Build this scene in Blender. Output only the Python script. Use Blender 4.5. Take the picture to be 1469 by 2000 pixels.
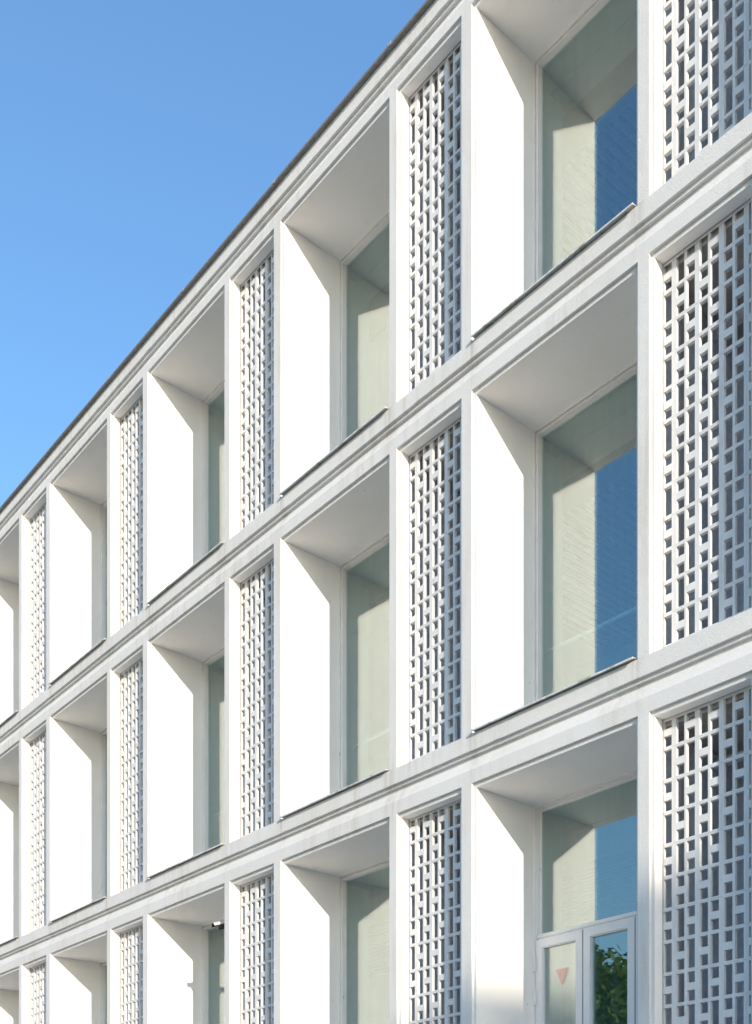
import bpy, math, random
from mathutils import Vector, noise

random.seed(7)
for o in list(bpy.data.objects):
    bpy.data.objects.remove(o)
scene = bpy.context.scene
COL = scene.collection
R = math.radians

# ------------------------------------------------------------------ camera
EYE = 1.6
cam_data = bpy.data.cameras.new("camera")
cam = bpy.data.objects.new("camera", cam_data)
COL.objects.link(cam)
cam.location = (8.406, -8.439, EYE)
cam.rotation_euler = (R(90), 0, math.atan2(0.7624, 0.6471))
cam_data.sensor_fit = 'VERTICAL'
cam_data.sensor_height = 36.0
cam_data.sensor_width = 36.0
cam_data.lens = 2230.37 / 2000 * 36.0
cam_data.shift_y = 1369.1 / 2000
cam_data.clip_start = 0.05
cam_data.clip_end = 2000
scene.camera = cam

# ------------------------------------------------------------------ light
SUN_EL = R(14.6)
SUN_OFF = R(20.0)                # angle between the sun's bearing and the facade
sdir = Vector((math.cos(SUN_EL) * math.cos(SUN_OFF), -math.cos(SUN_EL) * math.sin(SUN_OFF), math.sin(SUN_EL)))
world = bpy.data.worlds.new("World")
scene.world = world
world.use_nodes = True
wn = world.node_tree.nodes
wl = world.node_tree.links
wn.clear()
sky = wn.new('ShaderNodeTexSky')
sky.sky_type = 'NISHITA'
sky.sun_disc = False
sky.sun_elevation = SUN_EL
sky.sun_rotation = R(90) + SUN_OFF
sky.altitude = 0
sky.air_density = 1.5
sky.dust_density = 1.6
sky.ozone_density = 5.6
bg = wn.new('ShaderNodeBackground')
bg.inputs['Strength'].default_value = 0.136
wout = wn.new('ShaderNodeOutputWorld')
wl.new(sky.outputs[0], bg.inputs[0])
wl.new(bg.outputs[0], wout.inputs[0])

sun_data = bpy.data.lights.new("sun", 'SUN')
sun_data.energy = 2.15
sun_data.angle = R(0.53)
sun_data.color = (1.0, 0.865, 0.70)
sun = bpy.data.objects.new("sun", sun_data)
COL.objects.link(sun)
sun.rotation_euler = sdir.to_track_quat('Z', 'Y').to_euler()
sun.location = (20, -10, 30)

scene.view_settings.view_transform = 'Standard'
scene.view_settings.look = 'None'
scene.view_settings.exposure = 1.28
scene.view_settings.gamma = 1.0
scene.view_settings.use_curve_mapping = False
scene.cycles.use_denoising = True
scene.cycles.max_bounces = 14
scene.cycles.diffuse_bounces = 7
scene.cycles.glossy_bounces = 5
scene.cycles.transmission_bounces = 6
scene.cycles.transparent_max_bounces = 12
scene.cycles.sample_clamp_indirect = 8.0
scene.cycles.blur_glossy = 0.5

# facade measures used by materials and geometry (metres)
BAY = 3.4027
WIN_W = 2.100
SCR_X0, SCR_X1 = 2.224, 3.252
TOP = {3: 12.574 + EYE, 2: 8.553 + EYE, 1: 4.4685 + EYE}
SILL = {3: 9.062 + EYE, 2: 4.980 + EYE, 1: 0.90 + EYE}
ROOF = 13.056 + EYE

# ------------------------------------------------------------------ materials
def new_mat(name):
    m = bpy.data.materials.new(name)
    m.use_nodes = True
    nt = m.node_tree
    for n in list(nt.nodes):
        nt.nodes.remove(n)
    out = nt.nodes.new('ShaderNodeOutputMaterial')
    return m, nt, out

def N(nt, typ, **kw):
    n = nt.nodes.new(typ)
    for k, v in kw.items():
        setattr(n, k, v)
    return n

def pos(nt, scale=(1, 1, 1)):
    g = N(nt, 'ShaderNodeNewGeometry')
    mp = N(nt, 'ShaderNodeMapping')
    mp.inputs['Scale'].default_value = scale
    nt.links.new(g.outputs['Position'], mp.inputs['Vector'])
    return mp.outputs[0]

def noise_n(nt, scale, detail=3, rough=0.5, vec=None, vscale=(1, 1, 1)):
    n = N(nt, 'ShaderNodeTexNoise')
    n.inputs['Scale'].default_value = scale
    n.inputs['Detail'].default_value = detail
    n.inputs['Roughness'].default_value = rough
    nt.links.new(vec if vec is not None else pos(nt, vscale), n.inputs['Vector'])
    return n.outputs['Fac']

def ramp(nt, fac, p0, p1, c0=(0, 0, 0, 1), c1=(1, 1, 1, 1)):
    r = N(nt, 'ShaderNodeValToRGB')
    r.color_ramp.elements[0].position = p0
    r.color_ramp.elements[1].position = p1
    r.color_ramp.elements[0].color = c0
    r.color_ramp.elements[1].color = c1
    nt.links.new(fac, r.inputs[0])
    return r.outputs[0]

def mixc(nt, fac, a, b, mode='MIX'):
    m = N(nt, 'ShaderNodeMix', data_type='RGBA', blend_type=mode)
    if isinstance(fac, (int, float)):
        m.inputs[0].default_value = fac
    else:
        nt.links.new(fac, m.inputs[0])
    for i, v in ((6, a), (7, b)):
        if isinstance(v, tuple):
            m.inputs[i].default_value = v if len(v) == 4 else (*v, 1)
        else:
            nt.links.new(v, m.inputs[i])
    return m.outputs[2]

def math_n(nt, op, a, b=None, c=None):
    m = N(nt, 'ShaderNodeMath', operation=op)
    for i, v in enumerate((a, b, c)):
        if v is None:
            continue
        if isinstance(v, (int, float)):
            m.inputs[i].default_value = v
        else:
            nt.links.new(v, m.inputs[i])
    return m.outputs[0]

def principled(nt, out, color, rough=0.8, spec=0.3, metal=0.0, bump=None, bstr=0.2, bdist=0.01):
    p = N(nt, 'ShaderNodeBsdfPrincipled')
    if isinstance(color, tuple):
        p.inputs['Base Color'].default_value = (*color[:3], 1)
    else:
        nt.links.new(color, p.inputs['Base Color'])
    if isinstance(rough, (int, float)):
        p.inputs['Roughness'].default_value = rough
    else:
        nt.links.new(rough, p.inputs['Roughness'])
    p.inputs['Specular IOR Level'].default_value = spec
    p.inputs['Metallic'].default_value = metal
    if bump is not None:
        b = N(nt, 'ShaderNodeBump')
        b.inputs['Strength'].default_value = bstr
        b.inputs['Distance'].default_value = bdist
        nt.links.new(bump, b.inputs['Height'])
        nt.links.new(b.outputs[0], p.inputs['Normal'])
    nt.links.new(p.outputs[0], out.inputs[0])
    return p

M = {}

def make_stucco():
    m, nt, out = new_mat('white_stucco')
    cloud = noise_n(nt, 0.9, 4, 0.55)
    base = ramp(nt, cloud, 0.3, 0.7, (0.725, 0.71, 0.685, 1), (0.775, 0.765, 0.745, 1))
    streak = noise_n(nt, 1.0, 4, 0.6, vscale=(9, 9, 0.55))
    smask = ramp(nt, streak, 0.47, 0.68)
    where = ramp(nt, noise_n(nt, 0.7, 3), 0.42, 0.60)
    f = math_n(nt, 'MULTIPLY', smask, where)
    f = math_n(nt, 'MULTIPLY', f, 0.38)
    col = mixc(nt, f, base, (0.47, 0.42, 0.34))
    # run-off marks on the bands under the two ends of every metal sill
    sep = N(nt, 'ShaderNodeSeparateXYZ')
    nt.links.new(pos(nt), sep.inputs[0])
    zm = None
    for s in (SILL[2], SILL[3]):
        d = math_n(nt, 'SUBTRACT', s + 0.01, sep.outputs['Z'])
        a = math_n(nt, 'SUBTRACT', 1.0, math_n(nt, 'DIVIDE', d, 0.62))
        a = math_n(nt, 'MULTIPLY', math_n(nt, 'MAXIMUM', a, 0.0), math_n(nt, 'GREATER_THAN', d, 0.0))
        a = math_n(nt, 'MULTIPLY', a, math_n(nt, 'LESS_THAN', a, 1.0))
        zm = a if zm is None else math_n(nt, 'ADD', zm, a)
    drip = ramp(nt, noise_n(nt, 1.0, 4, 0.65, vscale=(26, 26, 0.8)), 0.40, 0.62)
    for xc in (0.0, WIN_W - 0.01):
        u = math_n(nt, 'SUBTRACT', math_n(nt, 'FLOORED_MODULO', math_n(nt, 'ADD', sep.outputs['X'], BAY / 2 - xc), BAY), BAY / 2)
        near = math_n(nt, 'MAXIMUM', math_n(nt, 'SUBTRACT', 1.0, math_n(nt, 'DIVIDE', math_n(nt, 'ABSOLUTE', u), 0.10)), 0.0)
        k = math_n(nt, 'MULTIPLY', math_n(nt, 'MULTIPLY', near, zm), math_n(nt, 'MULTIPLY', drip, 0.55))
        col = mixc(nt, k, col, (0.36, 0.31, 0.24))
    moss = ramp(nt, noise_n(nt, 1.9, 5, 0.65), 0.655, 0.76)
    moss = math_n(nt, 'MULTIPLY', moss, 0.30)
    col = mixc(nt, moss, col, (0.45, 0.46, 0.34))
    fine = ramp(nt, noise_n(nt, 55, 3, 0.6), 0.35, 0.65, (0.945, 0.945, 0.94, 1), (1, 1, 1, 1))
    col = mixc(nt, 1.0, col, fine, 'MULTIPLY')
    spots = ramp(nt, noise_n(nt, 38, 2, 0.5), 0.735, 0.76)
    col = mixc(nt, math_n(nt, 'MULTIPLY', spots, 0.35), col, (0.32, 0.30, 0.27))
    grain = noise_n(nt, 62, 3, 0.55)
    big = noise_n(nt, 9, 3, 0.5)
    h = math_n(nt, 'ADD', grain, math_n(nt, 'MULTIPLY', big, 0.7))
    principled(nt, out, col, 0.9, 0.15, bump=h, bstr=0.30, bdist=0.012)
    return m

def make_plaster(name, c0, c1, specks=True, bstr=0.12):
    m, nt, out = new_mat(name)
    cloud = noise_n(nt, 1.3, 4, 0.55)
    col = ramp(nt, cloud, 0.3, 0.7, (*c0, 1), (*c1, 1))
    streak = ramp(nt, noise_n(nt, 1.0, 4, 0.6, vscale=(5, 5, 0.5)), 0.58, 0.85)
    col = mixc(nt, math_n(nt, 'MULTIPLY', streak, 0.12), col, (0.5, 0.45, 0.38))
    if specks:
        sp = ramp(nt, noise_n(nt, 24, 2, 0.5), 0.765, 0.785)
        col = mixc(nt, math_n(nt, 'MULTIPLY', sp, 0.55), col, (0.16, 0.13, 0.10))
    h = math_n(nt, 'ADD', noise_n(nt, 60, 3, 0.55), math_n(nt, 'MULTIPLY', noise_n(nt, 5, 3, 0.5), 1.5))
    principled(nt, out, col, 0.75, 0.25, bump=h, bstr=bstr, bdist=0.006)
    return m

def make_plain(name, color, rough=0.6, spec=0.3, metal=0.0, var=0.08, nscale=12, bstr=0.0, vscale=(1, 1, 1)):
    m, nt, out = new_mat(name)
    n = noise_n(nt, nscale, 4, 0.6, vscale=vscale)
    lo = tuple(c * (1 - var) for c in color)
    hi = tuple(min(1, c * (1 + var)) for c in color)
    col = ramp(nt, n, 0.3, 0.7, (*lo, 1), (*hi, 1))
    principled(nt, out, col, rough, spec, metal, bump=n if bstr else None, bstr=bstr, bdist=0.004)
    return m

def make_glass():
    m, nt, out = new_mat('window_glass')
    geo = N(nt, 'ShaderNodeNewGeometry')
    dot = N(nt, 'ShaderNodeVectorMath', operation='DOT_PRODUCT')
    nt.links.new(geo.outputs['Normal'], dot.inputs[0])
    nt.links.new(geo.outputs['Incoming'], dot.inputs[1])
    c = math_n(nt, 'ABSOLUTE', dot.outputs['Value'])
    s = math_n(nt, 'POWER', math_n(nt, 'SUBTRACT', 1.0, c), 5.0)
    r0 = 0.28
    fac = math_n(nt, 'ADD', math_n(nt, 'MULTIPLY', s, 1 - r0), r0)
    tr = N(nt, 'ShaderNodeBsdfTransparent')
    tr.inputs[0].default_value = (0.70, 0.875, 0.865, 1)
    gl = N(nt, 'ShaderNodeBsdfGlossy')
    gl.inputs['Roughness'].default_value = 0.0
    gl.inputs['Color'].default_value = (0.96, 0.97, 0.97, 1)
    wob = N(nt, 'ShaderNodeBump')
    wob.inputs['Strength'].default_value = 0.04
    wob.inputs['Distance'].default_value = 0.01
    nt.links.new(noise_n(nt, 2.2, 2, 0.4), wob.inputs['Height'])
    nt.links.new(wob.outputs[0], gl.inputs['Normal'])
    mx = N(nt, 'ShaderNodeMixShader')
    nt.links.new(fac, mx.inputs[0])
    nt.links.new(tr.outputs[0], mx.inputs[1])
    nt.links.new(gl.outputs[0], mx.inputs[2])
    # thin dust film with rain streaks
    df = N(nt, 'ShaderNodeBsdfDiffuse')
    df.inputs[0].default_value = (0.62, 0.64, 0.62, 1)
    st = ramp(nt, noise_n(nt, 1.0, 3, 0.6, vscale=(16, 16, 0.35)), 0.42, 0.8)
    bl = ramp(nt, noise_n(nt, 4.5, 5, 0.7), 0.66, 0.80)
    dirt = math_n(nt, 'ADD', math_n(nt, 'MULTIPLY', st, 0.05), math_n(nt, 'MULTIPLY', bl, 0.10))
    mx2 = N(nt, 'ShaderNodeMixShader')
    nt.links.new(dirt, mx2.inputs[0])
    nt.links.new(mx.outputs[0], mx2.inputs[1])
    nt.links.new(df.outputs[0], mx2.inputs[2])
    nt.links.new(mx2.outputs[0], out.inputs[0])
    return m

M['stucco'] = make_stucco()
M['plaster'] = make_plaster('smooth_white_plaster', (0.84, 0.825, 0.80), (0.88, 0.87, 0.85))
M['block'] = make_plain('cast_white_block', (0.71, 0.71, 0.705), 0.75, 0.25, var=0.07, nscale=5, vscale=(2, 2, 0.6))
def make_frame():
    m, nt, out = new_mat('white_painted_metal')
    col = ramp(nt, noise_n(nt, 6, 3), 0.3, 0.7, (0.76, 0.75, 0.73, 1), (0.80, 0.79, 0.775, 1))
    rust = ramp(nt, noise_n(nt, 9, 2, 0.5, vscale=(2.5, 2.5, 1)), 0.73, 0.76)
    col = mixc(nt, math_n(nt, 'MULTIPLY', rust, 0.6), col, (0.34, 0.16, 0.06))
    principled(nt, out, col, 0.42, 0.4)
    return m
M['frame'] = make_frame()
M['glass'] = make_glass()
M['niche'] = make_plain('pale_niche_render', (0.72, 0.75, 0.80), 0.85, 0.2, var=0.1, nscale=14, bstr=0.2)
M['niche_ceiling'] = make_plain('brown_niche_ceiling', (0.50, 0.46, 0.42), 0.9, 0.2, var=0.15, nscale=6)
M['dark_metal'] = make_plain('weathered_dark_metal', (0.20, 0.19, 0.18), 0.5, 0.5, var=0.25, nscale=18)
M['pipe'] = make_plain('grey_plastic_pipe', (0.5, 0.5, 0.5), 0.5, 0.4, var=0.05)
M['black'] = make_plain('black_plastic', (0.015, 0.015, 0.017), 0.3, 0.5, var=0.1)
M['camera_white'] = make_plain('white_plastic', (0.55, 0.55, 0.54), 0.4, 0.4, var=0.02)
M['inside'] = make_plain('interior_white_paint', (0.80, 0.81, 0.80), 0.8, 0.2, var=0.03)
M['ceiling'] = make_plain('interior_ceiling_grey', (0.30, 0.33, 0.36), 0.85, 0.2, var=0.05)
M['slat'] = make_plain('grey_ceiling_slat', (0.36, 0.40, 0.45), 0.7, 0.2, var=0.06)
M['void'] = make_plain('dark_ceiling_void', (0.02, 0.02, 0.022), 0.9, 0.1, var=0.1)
M['floor'] = make_plain('interior_floor', (0.33, 0.28, 0.22), 0.6, 0.3, var=0.12, nscale=5)
M['ground'] = make_plain('pale_ground', (0.40, 0.375, 0.335), 0.9, 0.2, var=0.1, nscale=3)
M['paving'] = make_plain('pale_concrete_paving', (0.47, 0.445, 0.40), 0.9, 0.2, var=0.1, nscale=4)
M['asphalt'] = make_plain('asphalt', (0.06, 0.06, 0.062), 0.9, 0.3, var=0.3, nscale=40)
M['kerb'] = make_plain('kerb_stone', (0.38, 0.375, 0.36), 0.9, 0.2, var=0.12, nscale=12)
M['render'] = make_plain('pale_render', (0.55, 0.53, 0.49), 0.9, 0.2, var=0.06, nscale=2)
M['roof'] = make_plain('grey_roof', (0.2, 0.2, 0.21), 0.8, 0.3, var=0.1)
M['bark'] = make_plain('tree_bark', (0.11, 0.085, 0.06), 0.95, 0.1, var=0.35, nscale=9, vscale=(3, 3, 0.5))
M['joint'] = make_plain('grey_sealant', (0.33, 0.32, 0.31), 0.8, 0.2, var=0.1)
M['sign_red'] = make_plain('faded_red_film', (0.85, 0.52, 0.44), 0.5, 0.3, var=0.12, nscale=50)
M['sign_white'] = make_plain('white_print', (0.86, 0.74, 0.60), 0.5, 0.3, var=0.05)

def make_sill():
    m, nt, out = new_mat('mossy_metal_sill')
    grey = ramp(nt, noise_n(nt, 22, 4, 0.6), 0.3, 0.7, (0.52, 0.52, 0.51, 1), (0.66, 0.67, 0.66, 1))
    moss = ramp(nt, noise_n(nt, 7, 5, 0.7), 0.52, 0.62)
    col = mixc(nt, math_n(nt, 'MULTIPLY', moss, 0.7), grey, (0.24, 0.25, 0.15))
    principled(nt, out, col, 0.65, 0.3, 0.0, bump=moss, bstr=0.3, bdist=0.004)
    return m
M['sill'] = make_sill()

def make_leaf():
    m, nt, out = new_mat('tree_leaf')
    n = noise_n(nt, 1.1, 3)
    col = ramp(nt, n, 0.3, 0.7, (0.05, 0.095, 0.022, 1), (0.13, 0.20, 0.04, 1))
    d = N(nt, 'ShaderNodeBsdfDiffuse')
    t = N(nt, 'ShaderNodeBsdfTranslucent')
    nt.links.new(col, d.inputs[0])
    nt.links.new(col, t.inputs[0])
    mx = N(nt, 'ShaderNodeMixShader')
    mx.inputs[0].default_value = 0.35
    nt.links.new(d.outputs[0], mx.inputs[1])
    nt.links.new(t.outputs[0], mx.inputs[2])
    nt.links.new(mx.outputs[0], out.inputs[0])
    return m
M['leaf'] = make_leaf()

# ------------------------------------------------------------------ mesh helpers
class MB:
    def __init__(self):
        self.v, self.f = [], []

    def quad(self, *pts):
        i = len(self.v)
        self.v += [tuple(p) for p in pts]
        self.f.append(tuple(range(i, i + len(pts))))

    def box(self, x0, x1, y0, y1, z0, z1):
        i = len(self.v)
        self.v += [(x0, y0, z0), (x1, y0, z0), (x1, y1, z0), (x0, y1, z0),
                   (x0, y0, z1), (x1, y0, z1), (x1, y1, z1), (x0, y1, z1)]
        for q in ((0, 3, 2, 1), (4, 5, 6, 7), (0, 1, 5, 4), (1, 2, 6, 5), (2, 3, 7, 6), (3, 0, 4, 7)):
            self.f.append(tuple(i + k for k in q))

    def tube(self, p0, p1, r0, r1=None, n=10, caps=True):
        r1 = r0 if r1 is None else r1
        p0, p1 = Vector(p0), Vector(p1)
        ax = (p1 - p0).normalized()
        a = ax.orthogonal().normalized()
        b = ax.cross(a)
        i = len(self.v)
        for p, r in ((p0, r0), (p1, r1)):
            for k in range(n):
                t = 2 * math.pi * k / n
                self.v.append(tuple(p + a * (r * math.cos(t)) + b * (r * math.sin(t))))
        for k in range(n):
            k2 = (k + 1) % n
            self.f.append((i + k, i + k2, i + n + k2, i + n + k))
        if caps:
            self.f.append(tuple(i + k for k in reversed(range(n))))
            self.f.append(tuple(i + n + k for k in range(n)))

    def data(self, name, mat):
        me = bpy.data.meshes.new(name)
        me.from_pydata(self.v, [], self.f)
        me.materials.append(M[mat])
        me.update()
        return me

    def build(self, name, mat, parent=None, smooth=False):
        me = self.data(name, mat)
        if smooth:
            for p in me.polygons:
                p.use_smooth = True
        return link(name, me, parent)

def link(name, data, parent=None, loc=None):
    o = bpy.data.objects.new(name, data)
    COL.objects.link(o)
    if parent is not None:
        o.parent = parent
    if loc is not None:
        o.location = loc
    return o

def tag(o, label=None, cat=None, group=None, kind=None):
    if label: o['label'] = label
    if cat: o['category'] = cat
    if group: o['group'] = group
    if kind: o['kind'] = kind
    return o

# ------------------------------------------------------------------ layout of the facade (metres; x along it, y into the building)
BAYS = range(-1, 6)                 # bay 0 is the near one; numbers grow to the left
XL = -5 * BAY - 1.6
XR = BAY + SCR_X1 + 0.3
STEP_D, STEP_X, STEP_Z = 0.032, 0.035, 0.047
REVEAL = 0.93
GLASS_Y = 0.995
NICHE_Y = 1.42
FLOOR_Z = 2.45                      # terrace level

def wx(n): return -n * BAY

# ground
g = MB(); g.quad((-400, -400, 0), (400, -400, 0), (400, 400, 0), (-400, 400, 0))
tag(g.build('ground', 'ground'), kind='structure')
r = MB(); r.quad((-120, -13.2, 0.004), (55, -13.2, 0.004), (55, -6.4, 0.004), (-120, -6.4, 0.004))
tag(r.build('road', 'asphalt'), kind='structure')
for y0, y1 in ((-6.4, -6.25), (-13.35, -13.2)):
    k = MB(); k.box(-120, 55, y0, y1, -0.05, 0.13)
    tag(k.build('kerb', 'kerb'), kind='structure')
t = MB(); t.box(XL - 3, XR + 3, -3.2, -0.012, 0.002, FLOOR_Z)
tag(t.build('terrace', 'paving'), kind='structure')

bld = link('office_building', None)
bld.location = (0, 0, 0)
tag(bld, 'white three-storey building with deep square window recesses and pierced block screens', 'building')

# ---- wall piers (stucco front) and plinth
openings = []                        # x-ranges common to all floors
for n in BAYS:
    openings.append((wx(n), wx(n) + WIN_W))
    openings.append((wx(n) + SCR_X0, wx(n) + SCR_X1))
openings.sort()
edges = [XL] + [e for o in openings for e in o] + [XR]
for fl in (1, 2, 3):
    for i in range(0, len(edges), 2):
        m = MB()
        a, b, z0, z1 = edges[i], edges[i + 1], SILL[fl], TOP[fl]
        m.quad((a, 0, z0), (b, 0, z0), (b, 0, z1), (a, 0, z1))
        m.build('pier', 'stucco', bld)
m = MB(); m.quad((XL, 0, 0), (XR, 0, 0), (XR, 0, SILL[1]), (XL, 0, SILL[1]))
m.build('plinth', 'stucco', bld)
m = MB()
for x, s in ((XL, 1), (XR, -1)):
    m.quad((x, 0, 0), (x, 9, 0), (x, 9, ROOF), (x, 0, ROOF))
m.quad((XL, 9, 0), (XR, 9, 0), (XR, 9, ROOF), (XL, 9, ROOF))
m.build('rear_wall', 'stucco', bld)

# ---- spandrels with the double groove, edges slightly uneven
def spandrel(zt, s, name, seed):
    prof = [(0, zt), (0, s - 0.37), (0.068, s - 0.24), (0.068, s - 0.206),
            (0.034, s - 0.206), (0.034, s - 0.17), (0, s - 0.17), (0, s)]
    nseg = int((XR - XL) / 0.06)
    m = MB()
    rows = []
    for i in range(nseg + 1):
        x = XL + (XR - XL) * i / nseg
        row = []
        for j, (y, z) in enumerate(prof):
            if 1 < j < len(prof) - 1:
                k = 6 if j in (6,) else (4 if j in (4, 5) else j)
                a = noise.noise(Vector((x * 2.1, k * 7.3, seed)))
                b = noise.noise(Vector((x * 11.0, k * 3.7, seed + 9)))
                chip = max(0.0, noise.noise(Vector((x * 6.0, k * 5.1, seed + 4))) - 0.42) * 0.03
                z = z + 0.0022 * a + 0.0016 * b + (chip if j in (6,) else -chip * 0.5 if j in (4,) else 0)
                y = y + (0.0015 * b if j in (4, 5) else 0)
            row.append(len(m.v))
            m.v.append((x, y, z))
        rows.append(row)
    for r0, r1 in zip(rows, rows[1:]):
        for j in range(len(prof) - 1):
            m.f.append((r0[j], r1[j], r1[j + 1], r0[j + 1]))
    return m.build(name, 'stucco', bld)

spandrel(TOP[1], SILL[2], 'spandrel', 1.5)
spandrel(TOP[2], SILL[3], 'spandrel', 21.5)
spandrel(TOP[3], ROOF, 'cornice', 41.5)

# ---- roof and its metal edge, in lengths with visible joints
m = MB(); m.box(XL, XR, 0.02, 9, ROOF - 0.05, ROOF - 0.004)
m.build('roof', 'roof', bld)
joints = [XL - 0.05] + [-1.234 - 2.235 * k for k in range(7, -1, -1)] + [-1.234 + 2.235 * k for k in range(1, 4)] + [XR + 0.05]
joints = [j for j in joints if XL - 0.06 <= j <= XR + 0.06]
for a, b in zip(joints, joints[1:]):
    m = MB()
    dz = random.uniform(-0.004, 0.004)
    a2, b2 = a + 0.006, b - 0.006
    prof = [(0.30, 0.0), (-0.055, 0.0), (-0.058, 0.024), (-0.040, 0.032), (0.30, 0.062)]
    n = len(prof)
    m.v = [(a2, y, ROOF + z + dz) for y, z in prof] + [(b2, y, ROOF + z + dz) for y, z in prof]
    for j in range(n):
        k = (j + 1) % n
        m.f.append((j, k, n + k, n + j))
    m.f.append(tuple(range(n))); m.f.append(tuple(reversed(range(n, 2 * n))))
    m.build('roof_flashing', 'dark_metal', bld)
    if b < XR:
        m = MB(); m.box(b - 0.02, b + 0.02, -0.061, 0.2, ROOF + 0.002, ROOF + 0.036)
        m.build('flashing_joint', 'joint', bld)

# ---- reveals
def reveal(x0, x1, z0, z1, depth, name, parent):
    """stepped edge in wall stucco, then the smooth lining"""
    e, m = MB(), MB()
    c, a, b = STEP_D, STEP_X, STEP_Z
    zi = z1 - b
    for s, xo in ((1, x0), (-1, x1)):
        xi = xo + s * a
        e.quad((xo, 0, z0), (xo, c, z0), (xo, c, z1), (xo, 0, z1))
        e.quad((xo, c, z0), (xi, c, z0), (xi, c, zi), (xo, c, zi))
        m.quad((xi, c, z0), (xi, depth, z0), (xi, depth, zi), (xi, c, zi))
    e.quad((x0, 0, z1), (x1, 0, z1), (x1, c, z1), (x0, c, z1))
    e.quad((x0, c, z1), (x1, c, z1), (x1, c, zi), (x0, c, zi))
    m.quad((x0 + a, c, zi), (x1 - a, c, zi), (x1 - a, depth, zi), (x0 + a, depth, zi))
    e.quad((x0, 0, z0), (x1, 0, z0), (x1, depth, z0), (x0, depth, z0))
    e.build('stepped_edge', 'stucco', parent)
    return m.build(name, 'plaster', parent)

# ---- windows
def frame_mesh(x0, x1, z0, z1, sash=-0.003):
    """window frame with a raised outer rib and a recessed inner rebate"""
    m = MB()
    def ring(xa, xb, za, zb, t, ya, yb):
        m.box(xa, xa + t, ya, yb, za, zb)
        m.box(xb - t, xb, ya, yb, za, zb)
        m.box(xa + t, xb - t, ya, yb, zb - t, zb)
        m.box(xa + t, xb - t, ya, yb, za, za + t)
    ring(x0, x1, z0, z1, 0.012, REVEAL - 0.012, REVEAL + 0.10)
    ring(x0 + 0.012, x1 - 0.012, z0 + 0.012, z1 - 0.012, 0.018, REVEAL + 0.012, REVEAL + 0.10)
    ring(x0 + 0.030, x1 - 0.030, z0 + 0.030, z1 - 0.030, 0.024, REVEAL + sash, REVEAL + 0.10)
    return m

def sill_mesh(x0, x1, z):
    a, b = x0 + 0.03, x1 - 0.028
    prof = [(0.925, 0.052), (-0.040, 0.018), (-0.044, -0.002), (-0.036, -0.003), (-0.034, 0.010), (0.0, 0.0105), (0.925, 0.040)]
    n = len(prof)
    m = MB()
    nx = 12
    for i in range(nx + 1):
        x = a + (b - a) * i / nx
        w = 0.0022 * noise.noise(Vector((x * 2.0, z, 3.0)))
        m.v += [(x, y, z + q + w + 0.004) for y, q in prof]
    for i in range(nx):
        for j in range(n):
            k = (j + 1) % n
            m.f.append((i * n + j, i * n + k, (i + 1) * n + k, (i + 1) * n + j))
    m.f.append(tuple(range(n))); m.f.append(tuple(reversed(range(nx * n, nx * n + n))))
    return m

def pane(name, parent, x0, x1, z0, z1, y=GLASS_Y, t=0.02):
    m = MB()
    m.quad((x0, y, z0), (x1, y, z0), (x1, y, z1), (x0, y, z1))
    m.quad((x1, y + t, z0), (x0, y + t, z0), (x0, y + t, z1), (x1, y + t, z1))
    return m.build(name, 'glass', parent)

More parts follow.
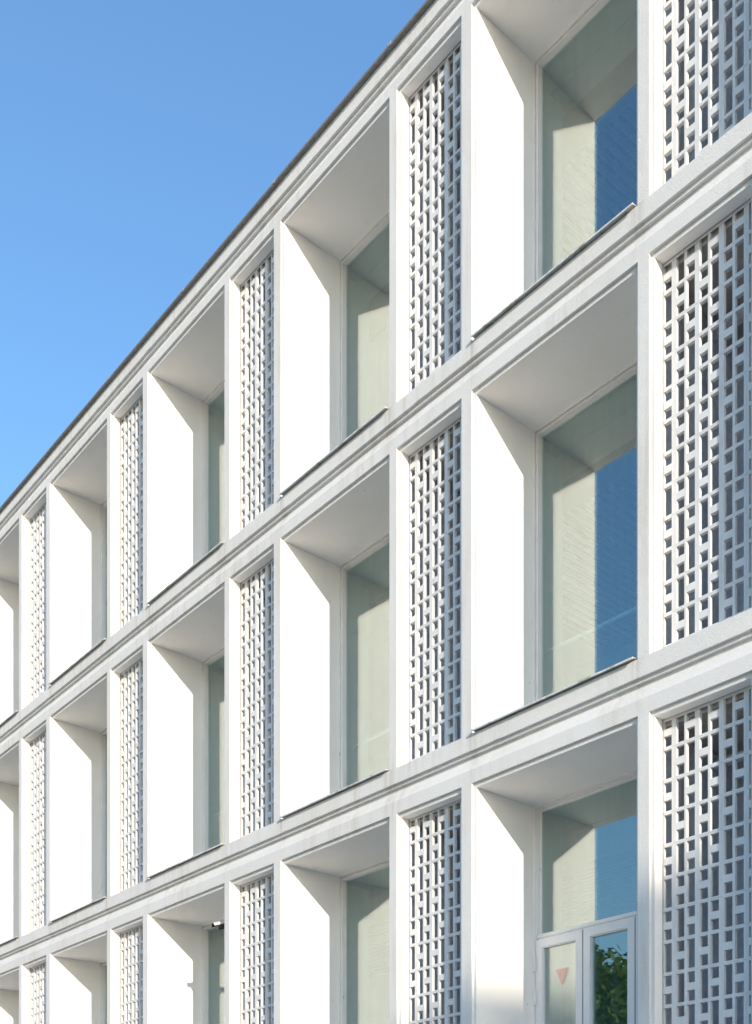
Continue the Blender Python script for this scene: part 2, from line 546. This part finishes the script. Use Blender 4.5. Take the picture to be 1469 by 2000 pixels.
DOOR_TOP = 2.955 + EYE
for n in BAYS:
    for fl in (1, 2, 3):
        x0, x1, z0, z1 = wx(n), wx(n) + WIN_W, SILL[fl], TOP[fl]
        xi0, xi1, zi = x0 + STEP_X, x1 - STEP_X, z1 - STEP_Z
        is_door = (n == 0 and fl == 1)
        w = frame_mesh(xi0, xi1, z0, zi, 0.058 if is_door else -0.003).build('glazed_door' if is_door else 'window', 'frame', bld)
        reveal(x0, x1, z0, z1, REVEAL - 0.009, 'reveal', w)
        gx0, gx1, gz0, gz1 = xi0 + 0.05, xi1 - 0.05, z0 + 0.05, zi - 0.05
        if is_door:
            w['label'] = 'three-leaf glazed door under a fixed pane, in the near ground-floor recess'
            pane('transom_pane', w, gx0, gx1, DOOR_TOP + 0.07, gz1)
            m = MB(); m.box(gx0 - 0.014, gx1 + 0.014, REVEAL + 0.02, REVEAL + 0.10, DOOR_TOP + 0.012, DOOR_TOP + 0.072)
            m.box(gx0 - 0.014, gx1 + 0.014, REVEAL + 0.008, REVEAL + 0.09, DOOR_TOP + 0.030, DOOR_TOP + 0.050)
            m.build('transom_rail', 'frame', w)
            lx = [gx0 - 0.038, 0.707, 1.374, gx1 + 0.038]
            for i in range(3):
                a, b = lx[i] + 0.0065, lx[i + 1] - 0.0065
                st = 0.088
                m = MB()
                ya, yb = REVEAL - 0.002, REVEAL + 0.055
                zt_, zb_ = DOOR_TOP + 0.008, z0 + 0.03
                m.box(a, a + st, ya, yb, zb_, zt_); m.box(b - st, b, ya, yb, zb_, zt_)
                m.box(a + st, b - st, ya, yb, zt_ - st, zt_); m.box(a + st, b - st, ya, yb, zb_, zb_ + 0.12)
                # glazing bead
                m.box(a + st, a + st + 0.010, ya + 0.014, yb, zb_ + 0.12, zt_ - st); m.box(b - st - 0.010, b - st, ya + 0.014, yb, zb_ + 0.12, zt_ - st)
                m.box(a + st + 0.010, b - st - 0.010, ya + 0.014, yb, zt_ - st - 0.010, zt_ - st)
                m.build('door_leaf', 'frame', w)
                pane('leaf_pane', w, a + st + 0.01, b - st - 0.01, zb_ + 0.12, zt_ - st - 0.01, y=REVEAL + 0.035, t=0.016)
            # dark joints between the leaves
            for gx in (0.707, 1.374):
                m = MB(); m.box(gx - 0.0063, gx + 0.0063, REVEAL + 0.004, REVEAL + 0.05, z0 + 0.03, DOOR_TOP + 0.008)
                m.build('leaf_gasket', 'black', w)
            for zc in (2.703 + EYE, 2.337 + EYE, 1.2 + EYE):
                m = MB()
                cx_, cy_ = xi0 + 0.012, REVEAL - 0.020
                m.tube((cx_, cy_, zc - 0.078), (cx_, cy_, zc - 0.004), 0.014, n=12)
                m.tube((cx_, cy_, zc + 0.004), (cx_, cy_, zc + 0.078), 0.014, n=12)
                m.tube((cx_, cy_, zc - 0.0045), (cx_, cy_, zc + 0.0045), 0.008, n=10)
                m.box(cx_, cx_ + 0.03, cy_ + 0.004, cy_ + 0.012, zc - 0.07, zc + 0.07)
                m.build('hinge', 'frame', w, smooth=False)
        else:
            pane('window_pane', w, gx0, gx1, gz0, gz1)
            sill_mesh(x0, x1, z0).build('window_sill', 'sill', w)
        if fl == 2 and n >= 0:
            m = MB()
            zr = 6.155 + EYE
            m.tube((x0 + 0.02, 1.10, zr), (x1 - 0.02, 1.10, zr), 0.019, n=10)
            for xx in (x0 + 0.03, x1 - 0.03):
                m.tube((xx, 1.10, zr), (xx - 0.02, 1.10, zr), 0.035, n=12)
            m.build('guard_rail', 'inside', w, smooth=False)

# ---- interiors: one long room per storey, boxed in round the niches
for fl in (1, 2, 3):
    zf = SILL[fl] - 0.12
    zc = TOP[fl] - STEP_Z - 0.045
    m = MB()
    xs = XL + 0.1
    YI = 1.035
    prev = xs
    for n in sorted(BAYS, reverse=True):
        a, b = wx(n), wx(n) + WIN_W
        # wall up to the window, stepping round the niche
        nx1 = a - 0.06
        yb = NICHE_Y + 0.09
        m.quad((prev, yb, zf), (nx1, yb, zf), (nx1, yb, zc + 0.3), (prev, yb, zc + 0.3))
        m.quad((nx1, YI, zf), (nx1, yb, zf), (nx1, yb, zc + 0.3), (nx1, YI, zc + 0.3))
        m.quad((b + 0.06, YI, zf), (b + 0.06, yb, zf), (b + 0.06, yb, zc + 0.3), (b + 0.06, YI, zc + 0.3))
        # returns beside the frame and below it
        m.quad((nx1, YI, zf), (a + 0.05, YI, zf), (a + 0.05, YI, zc + 0.1), (nx1, YI, zc + 0.1))
        m.quad((b - 0.05, YI, zf), (b + 0.06, YI, zf), (b + 0.06, YI, zc + 0.1), (b - 0.05, YI, zc + 0.1))
        m.quad((a + 0.05, YI, zf), (b - 0.05, YI, zf), (b - 0.05, YI, SILL[fl] + 0.05), (a + 0.05, YI, SILL[fl] + 0.05))
        prev = b + 0.06
    m.quad((prev, NICHE_Y + .09, zf), (XR - .1, NICHE_Y + .09, zf), (XR - .1, NICHE_Y + .09, zc + 0.3), (prev, NICHE_Y + .09, zc + 0.3))
    m.quad((xs, 5.6, zf), (XR - .1, 5.6, zf), (XR - .1, 5.6, zc + .3), (xs, 5.6, zc + .3))
    m.quad((xs, YI, zf), (xs, 5.6, zf), (xs, 5.6, zc + .3), (xs, YI, zc + .3))
    m.quad((XR - .1, YI, zf), (XR - .1, 5.6, zf), (XR - .1, 5.6, zc + .3), (XR - .1, YI, zc + .3))
    m.build('interior_wall', 'inside', bld)
    m = MB(); m.quad((xs, YI, zf), (XR - .1, YI, zf), (XR - .1, 5.6, zf), (xs, 5.6, zf))
    m.build('interior_floor', 'floor', bld)
    yband = {1: 2.78, 2: 1.78, 3: 1.60}[fl]
    yslat = {1: 3.3, 2: 2.36, 3: 2.16}[fl]
    yjoint = {1: 1.73, 2: 1.37, 3: 1.30}[fl]
    m = MB()
    m.box(xs, XR - .1, 1.02, yjoint - 0.006, zc, zc + 0.04)
    m.box(xs, XR - .1, yjoint + 0.006, yband, zc, zc + 0.04)
    m.box(xs, XR - .1, yband - 0.015, yband, zc + 0.04, zc + 0.12)
    m.build('ceiling_border', 'inside', bld)
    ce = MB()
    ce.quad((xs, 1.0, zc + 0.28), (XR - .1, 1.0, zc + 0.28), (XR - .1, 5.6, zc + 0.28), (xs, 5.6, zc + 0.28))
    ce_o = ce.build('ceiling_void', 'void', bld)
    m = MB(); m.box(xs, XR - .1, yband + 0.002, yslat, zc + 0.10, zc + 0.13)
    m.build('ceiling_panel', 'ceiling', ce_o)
    if fl == 1:
        me = None
        y = yslat + 0.05
        while y < 5.5:
            if me is None:
                mb = MB(); mb.box(xs, XR - .1, 0, 0.085, 0, 0.02); me = mb.data('ceiling_slat', 'slat')
            link('ceiling_slat', me, ce_o, (0, y, zc + 0.10))
            y += 0.13
    else:
        mb = MB(); mb.box(0, 0.070, yslat + 0.01, 5.58, 0, 0.02); me = mb.data('ceiling_slat', 'slat')
        x = -2.6
        while x < 2.6:
            link('ceiling_slat', me, ce_o, (x, 0, zc + 0.10))
            x += 0.124
        m = MB(); m.box(xs, -2.64, yslat + 0.01, 5.58, zc + 0.10, zc + 0.12); m.box(2.62, XR - .1, yslat + 0.01, 5.58, zc + 0.10, zc + 0.12)
        m.build('ceiling_panel', 'slat', ce_o)

# ---- pierced block screens
OPEN_W, EDGE, MID = 0.084, 0.024, 0.024
ROW = 0.2885
T_THIN, S_H = 0.0155, 0.0965          # half thin bar, small opening height
SCR_Y, SCR_T = 0.160, 0.036
BLOCK_W = 2 * EDGE + 2 * OPEN_W + MID
HALF_W = 2 * EDGE + OPEN_W
GAP = 0.0007

def block_mesh(kinds):
    """one cast block, seen from the front: kinds 'H' (crossbar) or 'O' (open) per column; origin top left"""
    holes = []
    x = EDGE
    top, bot = -T_THIN, -(ROW - T_THIN)
    for k in kinds:
        if k == 'O':
            holes.append((x, x + OPEN_W, bot, top))
        else:
            holes.append((x, x + OPEN_W, top - S_H, top))
            holes.append((x, x + OPEN_W, bot, bot + S_H))
        x += OPEN_W + MID
    w = HALF_W if len(kinds) == 1 else BLOCK_W
    m = MB()
    xs = [GAP, EDGE] + ([EDGE + OPEN_W, EDGE + OPEN_W + MID, EDGE + 2 * OPEN_W + MID] if len(kinds) == 2 else [EDGE + OPEN_W]) + [w - GAP]
    zt, zb = -GAP, -ROW + GAP
    for y, flip in ((0.0, False), (SCR_T, True)):
        def q(a, b, c, d):
            p = [(a, y, c), (b, y, c), (b, y, d), (a, y, d)]
            m.quad(*(reversed(p) if flip else p))
        for i in range(0, len(xs), 2):
            q(xs[i], xs[i + 1], zb, zt)
        for ci, k in enumerate(kinds):
            a, b = xs[1 + 2 * ci], xs[2 + 2 * ci]
            q(a, b, top, zt); q(a, b, zb, bot)
            if k == 'H':
                q(a, b, bot + S_H, top - S_H)
    for a, b, c, d in holes:
        m.quad((a, 0, c), (a, 0, d), (a, SCR_T, d), (a, SCR_T, c))
        m.quad((b, 0, d), (b, 0, c), (b, SCR_T, c), (b, SCR_T, d))
        m.quad((a, 0, d), (b, 0, d), (b, SCR_T, d), (a, SCR_T, d))
        m.quad((a, 0, c), (a, SCR_T, c), (b, SCR_T, c), (b, 0, c))
    m.quad((GAP, 0, zb), (GAP, SCR_T, zb), (GAP, SCR_T, zt), (GAP, 0, zt))
    m.quad((w - GAP, 0, zb), (w - GAP, SCR_T, zb), (w - GAP, SCR_T, zt), (w - GAP, 0, zt))
    m.quad((GAP, 0, zt), (w - GAP, 0, zt), (w - GAP, SCR_T, zt), (GAP, SCR_T, zt))
    m.quad((GAP, 0, zb), (w - GAP, 0, zb), (w - GAP, SCR_T, zb), (GAP, SCR_T, zb))
    return m

BM = {k: block_mesh(k) for k in ('H', 'O', 'HO', 'OH')}
BD = {k: v.data('screen_block', 'block') for k, v in BM.items()}

def in_view(x, z):
    v = Vector((x - 8.406, SCR_Y + 8.439, 0))
    Z = v.x * -0.7624 + v.y * 0.6471
    X = v.x * 0.6471 + v.y * 0.7624
    px = 734.5 + 2230.4 * X / Z
    py = 2369.1 - 2230.4 * (z - EYE) / Z
    return -10 < px < 1475 and -20 < py < 2020

for n in BAYS:
    for fl in (1, 2, 3):
        x0, x1, z0, z1 = wx(n) + SCR_X0, wx(n) + SCR_X1, SILL[fl], TOP[fl]
        sx0 = x0 + 0.017
        zs = z1 - 0.038 + T_THIN            # top of the first row of blocks
        # steel edge frame round the screen
        m = MB()
        m.box(x0 + STEP_X - 0.03, x0 + 0.0155, SCR_Y + 0.012, SCR_Y + 0.03, z0, zs)
        m.box(sx0 + 0.986, x1 - STEP_X + 0.03, SCR_Y + 0.012, SCR_Y + 0.03, z0, zs)
        m.box(x0, x1, SCR_Y + 0.012, SCR_Y + 0.03, zs + 0.001, z1 + 0.02)
        scr = m.build('block_screen', 'joint', bld)
        reveal(x0, x1, z0, z1, SCR_Y - 0.013, 'reveal', scr)
        tf = MB(); tf.box(x0 + STEP_X + 0.002, x1 - STEP_X - 0.002, SCR_Y - 0.004, SCR_Y - 0.0008, z1 - 0.072, z1 - 0.018)
        tf.build('top_strip', 'block', scr)
        nrow = int(math.ceil((zs - z0) / ROW))
        rest = MB()
        for rI in range(nrow):
            z = zs - rI * ROW
            even = rI % 2 == 0
            items = [('H' if even else 'O', sx0)]
            x = sx0 + HALF_W
            for k in range(3):
                items.append(('OH' if even else 'HO', x)); x += BLOCK_W
            items.append(('O' if even else 'H', x))
            for ci, (k, bx) in enumerate(items):
                own = n in (0, 1) and in_view(bx + 0.1, z - 0.14) and not (ci == 4 and n == 1)
                if rI == nrow - 1 and (zs - z0) / ROW - rI < 0.45:
                    own = False
                if own:
                    b = link('screen_block', BD[k], scr, (bx, SCR_Y + random.uniform(-0.0007, 0.0007), z))
                    b.rotation_euler = (0, random.uniform(-0.0012, 0.0012), random.uniform(-0.004, 0.004))
                else:
                    i0 = len(rest.v)
                    rest.v += [(vx + bx, vy + SCR_Y, vz + z) for vx, vy, vz in BM[k].v]
                    rest.f += [tuple(i0 + q for q in f) for f in BM[k].f]
        if rest.v:
            tag(rest.build('screen_blocks', 'block', scr), kind='stuff')
        # niche behind
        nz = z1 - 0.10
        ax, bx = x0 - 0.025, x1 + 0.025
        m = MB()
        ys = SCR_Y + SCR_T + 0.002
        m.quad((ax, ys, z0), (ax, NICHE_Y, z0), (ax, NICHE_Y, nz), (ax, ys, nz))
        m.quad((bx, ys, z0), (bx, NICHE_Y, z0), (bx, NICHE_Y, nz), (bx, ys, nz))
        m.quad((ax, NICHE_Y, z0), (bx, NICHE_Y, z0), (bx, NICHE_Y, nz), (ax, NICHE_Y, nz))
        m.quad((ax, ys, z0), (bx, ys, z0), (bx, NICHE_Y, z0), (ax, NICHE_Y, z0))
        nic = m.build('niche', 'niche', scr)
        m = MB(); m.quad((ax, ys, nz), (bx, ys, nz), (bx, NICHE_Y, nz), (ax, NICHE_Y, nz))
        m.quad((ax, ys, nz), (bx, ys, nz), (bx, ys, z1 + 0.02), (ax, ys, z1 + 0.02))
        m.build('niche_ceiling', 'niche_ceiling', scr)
        m = MB(); m.box(ax + 0.001, ax + 0.012, 0.50, 0.545, z0, nz)
        m.build('cover_strip', 'pipe', scr)
        if n in (0, 1):
            m = MB()
            px, py = ax + 0.055, 0.90
            m.tube((px, py, z0), (px, py, nz), 0.024, n=10)
            for zc in (z1 - 0.72, z1 - 1.9, z1 - 3.0):
                m.tube((px, py, zc - 0.05), (px, py, zc + 0.05), 0.032, n=10)
            m.build('downpipe', 'pipe', scr, smooth=False)
            m = MB(); m.box(ax + 0.01, bx - 0.01, 0.98, 1.05, nz - 0.16, nz - 0.09)
            m.build('cross_beam', 'niche', scr)

# ------------------------------------------------------------------ security camera at the ground-floor recess
sc = link('security_camera', None)
sc.location = (-4.742, 0.25, 3.965 + EYE)
sc.scale = (1.18, 1.18, 1.18)
tag(sc, 'small black and white bullet security camera under the ground-floor recess soffit', 'camera')
def cam_part(name, mat, fn, smooth=False):
    m = MB(); fn(m); o = m.build(name, mat, sc, smooth); return o
D = Vector((-0.25, -0.92, -0.30)).normalized()
S = D.cross(Vector((0, 0, 1))).normalized()
U = S.cross(D).normalized()
O = Vector((-0.195, -0.006, 0.030))
def P(d, s, u): return tuple(O + D * d + S * s + U * u)
cam_part('body', 'black', lambda m: m.tube(P(0.0, 0, 0), P(0.150, 0, 0), 0.044, n=20))
cam_part('rear_body', 'black', lambda m: m.tube(P(-0.03, 0, 0), P(-0.0005, 0, 0), 0.034, 0.044, n=20))
cam_part('lens', 'dark_metal', lambda m: m.tube(P(0.1505, 0, 0), P(0.155, 0, 0), 0.016, n=14))
def shell(m, k0, k1, d0, d1):
    pts = [(-0.052, 0.012), (-0.046, 0.036), (-0.022, 0.052), (0.022, 0.052), (0.046, 0.036), (0.052, 0.012)]
    n = len(pts)
    for d in (d0, d1):
        m.v += [P(d, s * k0, u * k0) for s, u in pts] + [P(d, s * k1, u * k1) for s, u in pts]
    for j in range(n - 1):
        m.f.append((j, j + 1, 2 * n + j + 1, 2 * n + j))
        m.f.append((n + j + 1, n + j, 3 * n + j, 3 * n + j + 1))
        m.f.append((j, n + j, n + j + 1, j + 1)); m.f.append((2 * n + j, 2 * n + j + 1, 3 * n + j + 1, 3 * n + j))
    for j in (0, n - 1):
        m.f.append((j, 2 * n + j, 3 * n + j, n + j))
cam_part('sun_shield', 'camera_white', lambda m: shell(m, 1.0, 0.96, -0.01, 0.195))
cam_part('shield_lining', 'black', lambda m: shell(m, 0.955, 0.91, -0.01, 0.194))
cam_part('bracket', 'camera_white', lambda m: (m.tube(P(0.02, 0, -0.035), (-0.155, 0.02, -0.045), 0.011, n=10), m.tube((-0.155, 0.02, -0.045), (-0.001, 0.04, -0.045), 0.012, n=10), m.box(-0.001, 0.006, 0.0, 0.08, -0.085, -0.005)))

# ------------------------------------------------------------------ warning triangle on the door glass
stk = link('warning_sticker', None)
stk.location = (0.395, REVEAL + 0.033, 2.43 + EYE)
tag(stk, 'faded red downward triangle sticker on the left glass leaf of the door', 'sticker')
m = MB(); m.quad((0.0, 0, -0.005), (0.088, 0, 0.182), (-0.088, 0, 0.182)); m.build('film', 'sign_red', stk)
m = MB()
for i in range(6):
    zz = 0.158 - i * 0.017
    m.quad((-0.002, -0.0006, zz), (0.018 - i * .001, -0.0006, zz), (0.018 - i * .001, -0.0006, zz + 0.004), (-0.002, -0.0006, zz + 0.004))
    m.quad((0.004, -0.0006, zz + 0.0042), (0.008, -0.0006, zz + 0.0042), (0.008, -0.0006, zz + 0.012), (0.004, -0.0006, zz + 0.012))
m.build('print', 'sign_white', stk)

# ------------------------------------------------------------------ across the street: what the glass mirrors and what throws the shade
nb = link('street_end_building', None)
nb.location = (58.0, -32.4, 0)
tag(nb, 'plain pale narrow flat-roofed building at the end of the street, shading the low right facade', 'building')
HB = 2.37 + 58.0 * 0.2773 + EYE
m = MB(); m.box(0, 9, 7.0, 12.8, 0, HB - 0.25); m.build('wall', 'render', nb)
m = MB(); m.box(-0.12, 9.12, 6.88, 12.92, HB - 0.249, HB); m.build('roof', 'roof', nb)
for fl_ in range(4):
    for k in range(2):
        yy = 8.2 + k * 2.2
        f = MB(); z_ = 1.1 + fl_ * 3.6
        f.box(-0.03, 0.04, yy - 0.08, yy + 0.0, z_, z_ + 1.7); f.box(-0.03, 0.04, yy + 1.4, yy + 1.48, z_, z_ + 1.7)
        f.box(-0.03, 0.04, yy, yy + 1.4, z_, z_ + 0.08); f.box(-0.03, 0.04, yy, yy + 1.4, z_ + 1.62, z_ + 1.7)
        wf = f.build('window', 'frame', nb)
        p = MB(); p.quad((-0.008, yy + 1.4, z_ + .08), (-0.008, yy, z_ + .08), (-0.008, yy, z_ + 1.62), (-0.008, yy + 1.4, z_ + 1.62)); p.build('window_pane', 'dark_metal', wf)

def tree(name, label, x, y, h, cr, seed, leaves):
    rnd = random.Random(seed)
    root = link(name, None)
    root.location = (x, y, 0)
    tag(root, label, 'tree', 'street trees opposite the building')
    tr = MB()
    th = h * 0.34
    tr.tube((0, 0, -0.1), (0.1, 0.05, th), 0.19, 0.13, n=12)
    tips = []
    for k in range(9):
        a = k * 2.4 + rnd.uniform(-.3, .3)
        l = rnd.uniform(0.25, 0.5) * h
        s = rnd.uniform(0.35, 0.8)
        z0 = th * rnd.uniform(0.75, 1.0)
        mid = Vector((math.cos(a) * l * s * 0.5, math.sin(a) * l * s * 0.5, z0 + l * 0.55))
        end = Vector((math.cos(a) * l * s, math.sin(a) * l * s, z0 + l))
        tr.tube((0.09, 0.04, z0), mid, 0.085, 0.05, n=8, caps=False)
        tr.tube(mid, end, 0.05, 0.015, n=8, caps=False)
        tips += [mid, end]
    tr.build('trunk', 'bark', root)
    cw = MB()
    clumps = []
    for k in range(70):
        d = Vector((rnd.gauss(0, 1), rnd.gauss(0, 1), rnd.gauss(0, 1))).normalized() * (rnd.random() ** 0.45)
        c = Vector((d.x * cr, d.y * cr, h * 0.64 + d.z * h * 0.34))
        clumps.append((c, rnd.uniform(0.55, 1.05)))
    for k in range(leaves):
        c, rr = clumps[k % len(clumps)]
        d = Vector((rnd.gauss(0, 1), rnd.gauss(0, 1), rnd.gauss(0, 0.8))).normalized() * rr * (rnd.random() ** 0.4)
        p = c + d
        nrm = (d.normalized() + Vector((rnd.gauss(0, .6), rnd.gauss(0, .6), rnd.gauss(0.3, .6)))).normalized()
        a = nrm.orthogonal().normalized(); b = nrm.cross(a)
        t = rnd.uniform(0, 6.28); u = a * math.cos(t) + b * math.sin(t); w = nrm.cross(u)
        s = rnd.uniform(0.09, 0.16)
        cw.quad(p - u * s, p + w * s * 0.5, p + u * s, p - w * s * 0.5)
    cw.build('crown', 'leaf', root)
    return root

tree('street_tree', 'broad street tree opposite the glazed door, mirrored in its glass', -10.9, -14.6, 9.4, 3.1, 3, 20000)
tree('street_tree', 'smaller street tree to the left of the broad one', -16.2, -15.1, 7.9, 2.5, 5, 12000)
tree('street_tree', 'slender street tree to the right of the broad one', -5.2, -15.0, 7.4, 2.1, 8, 12000)
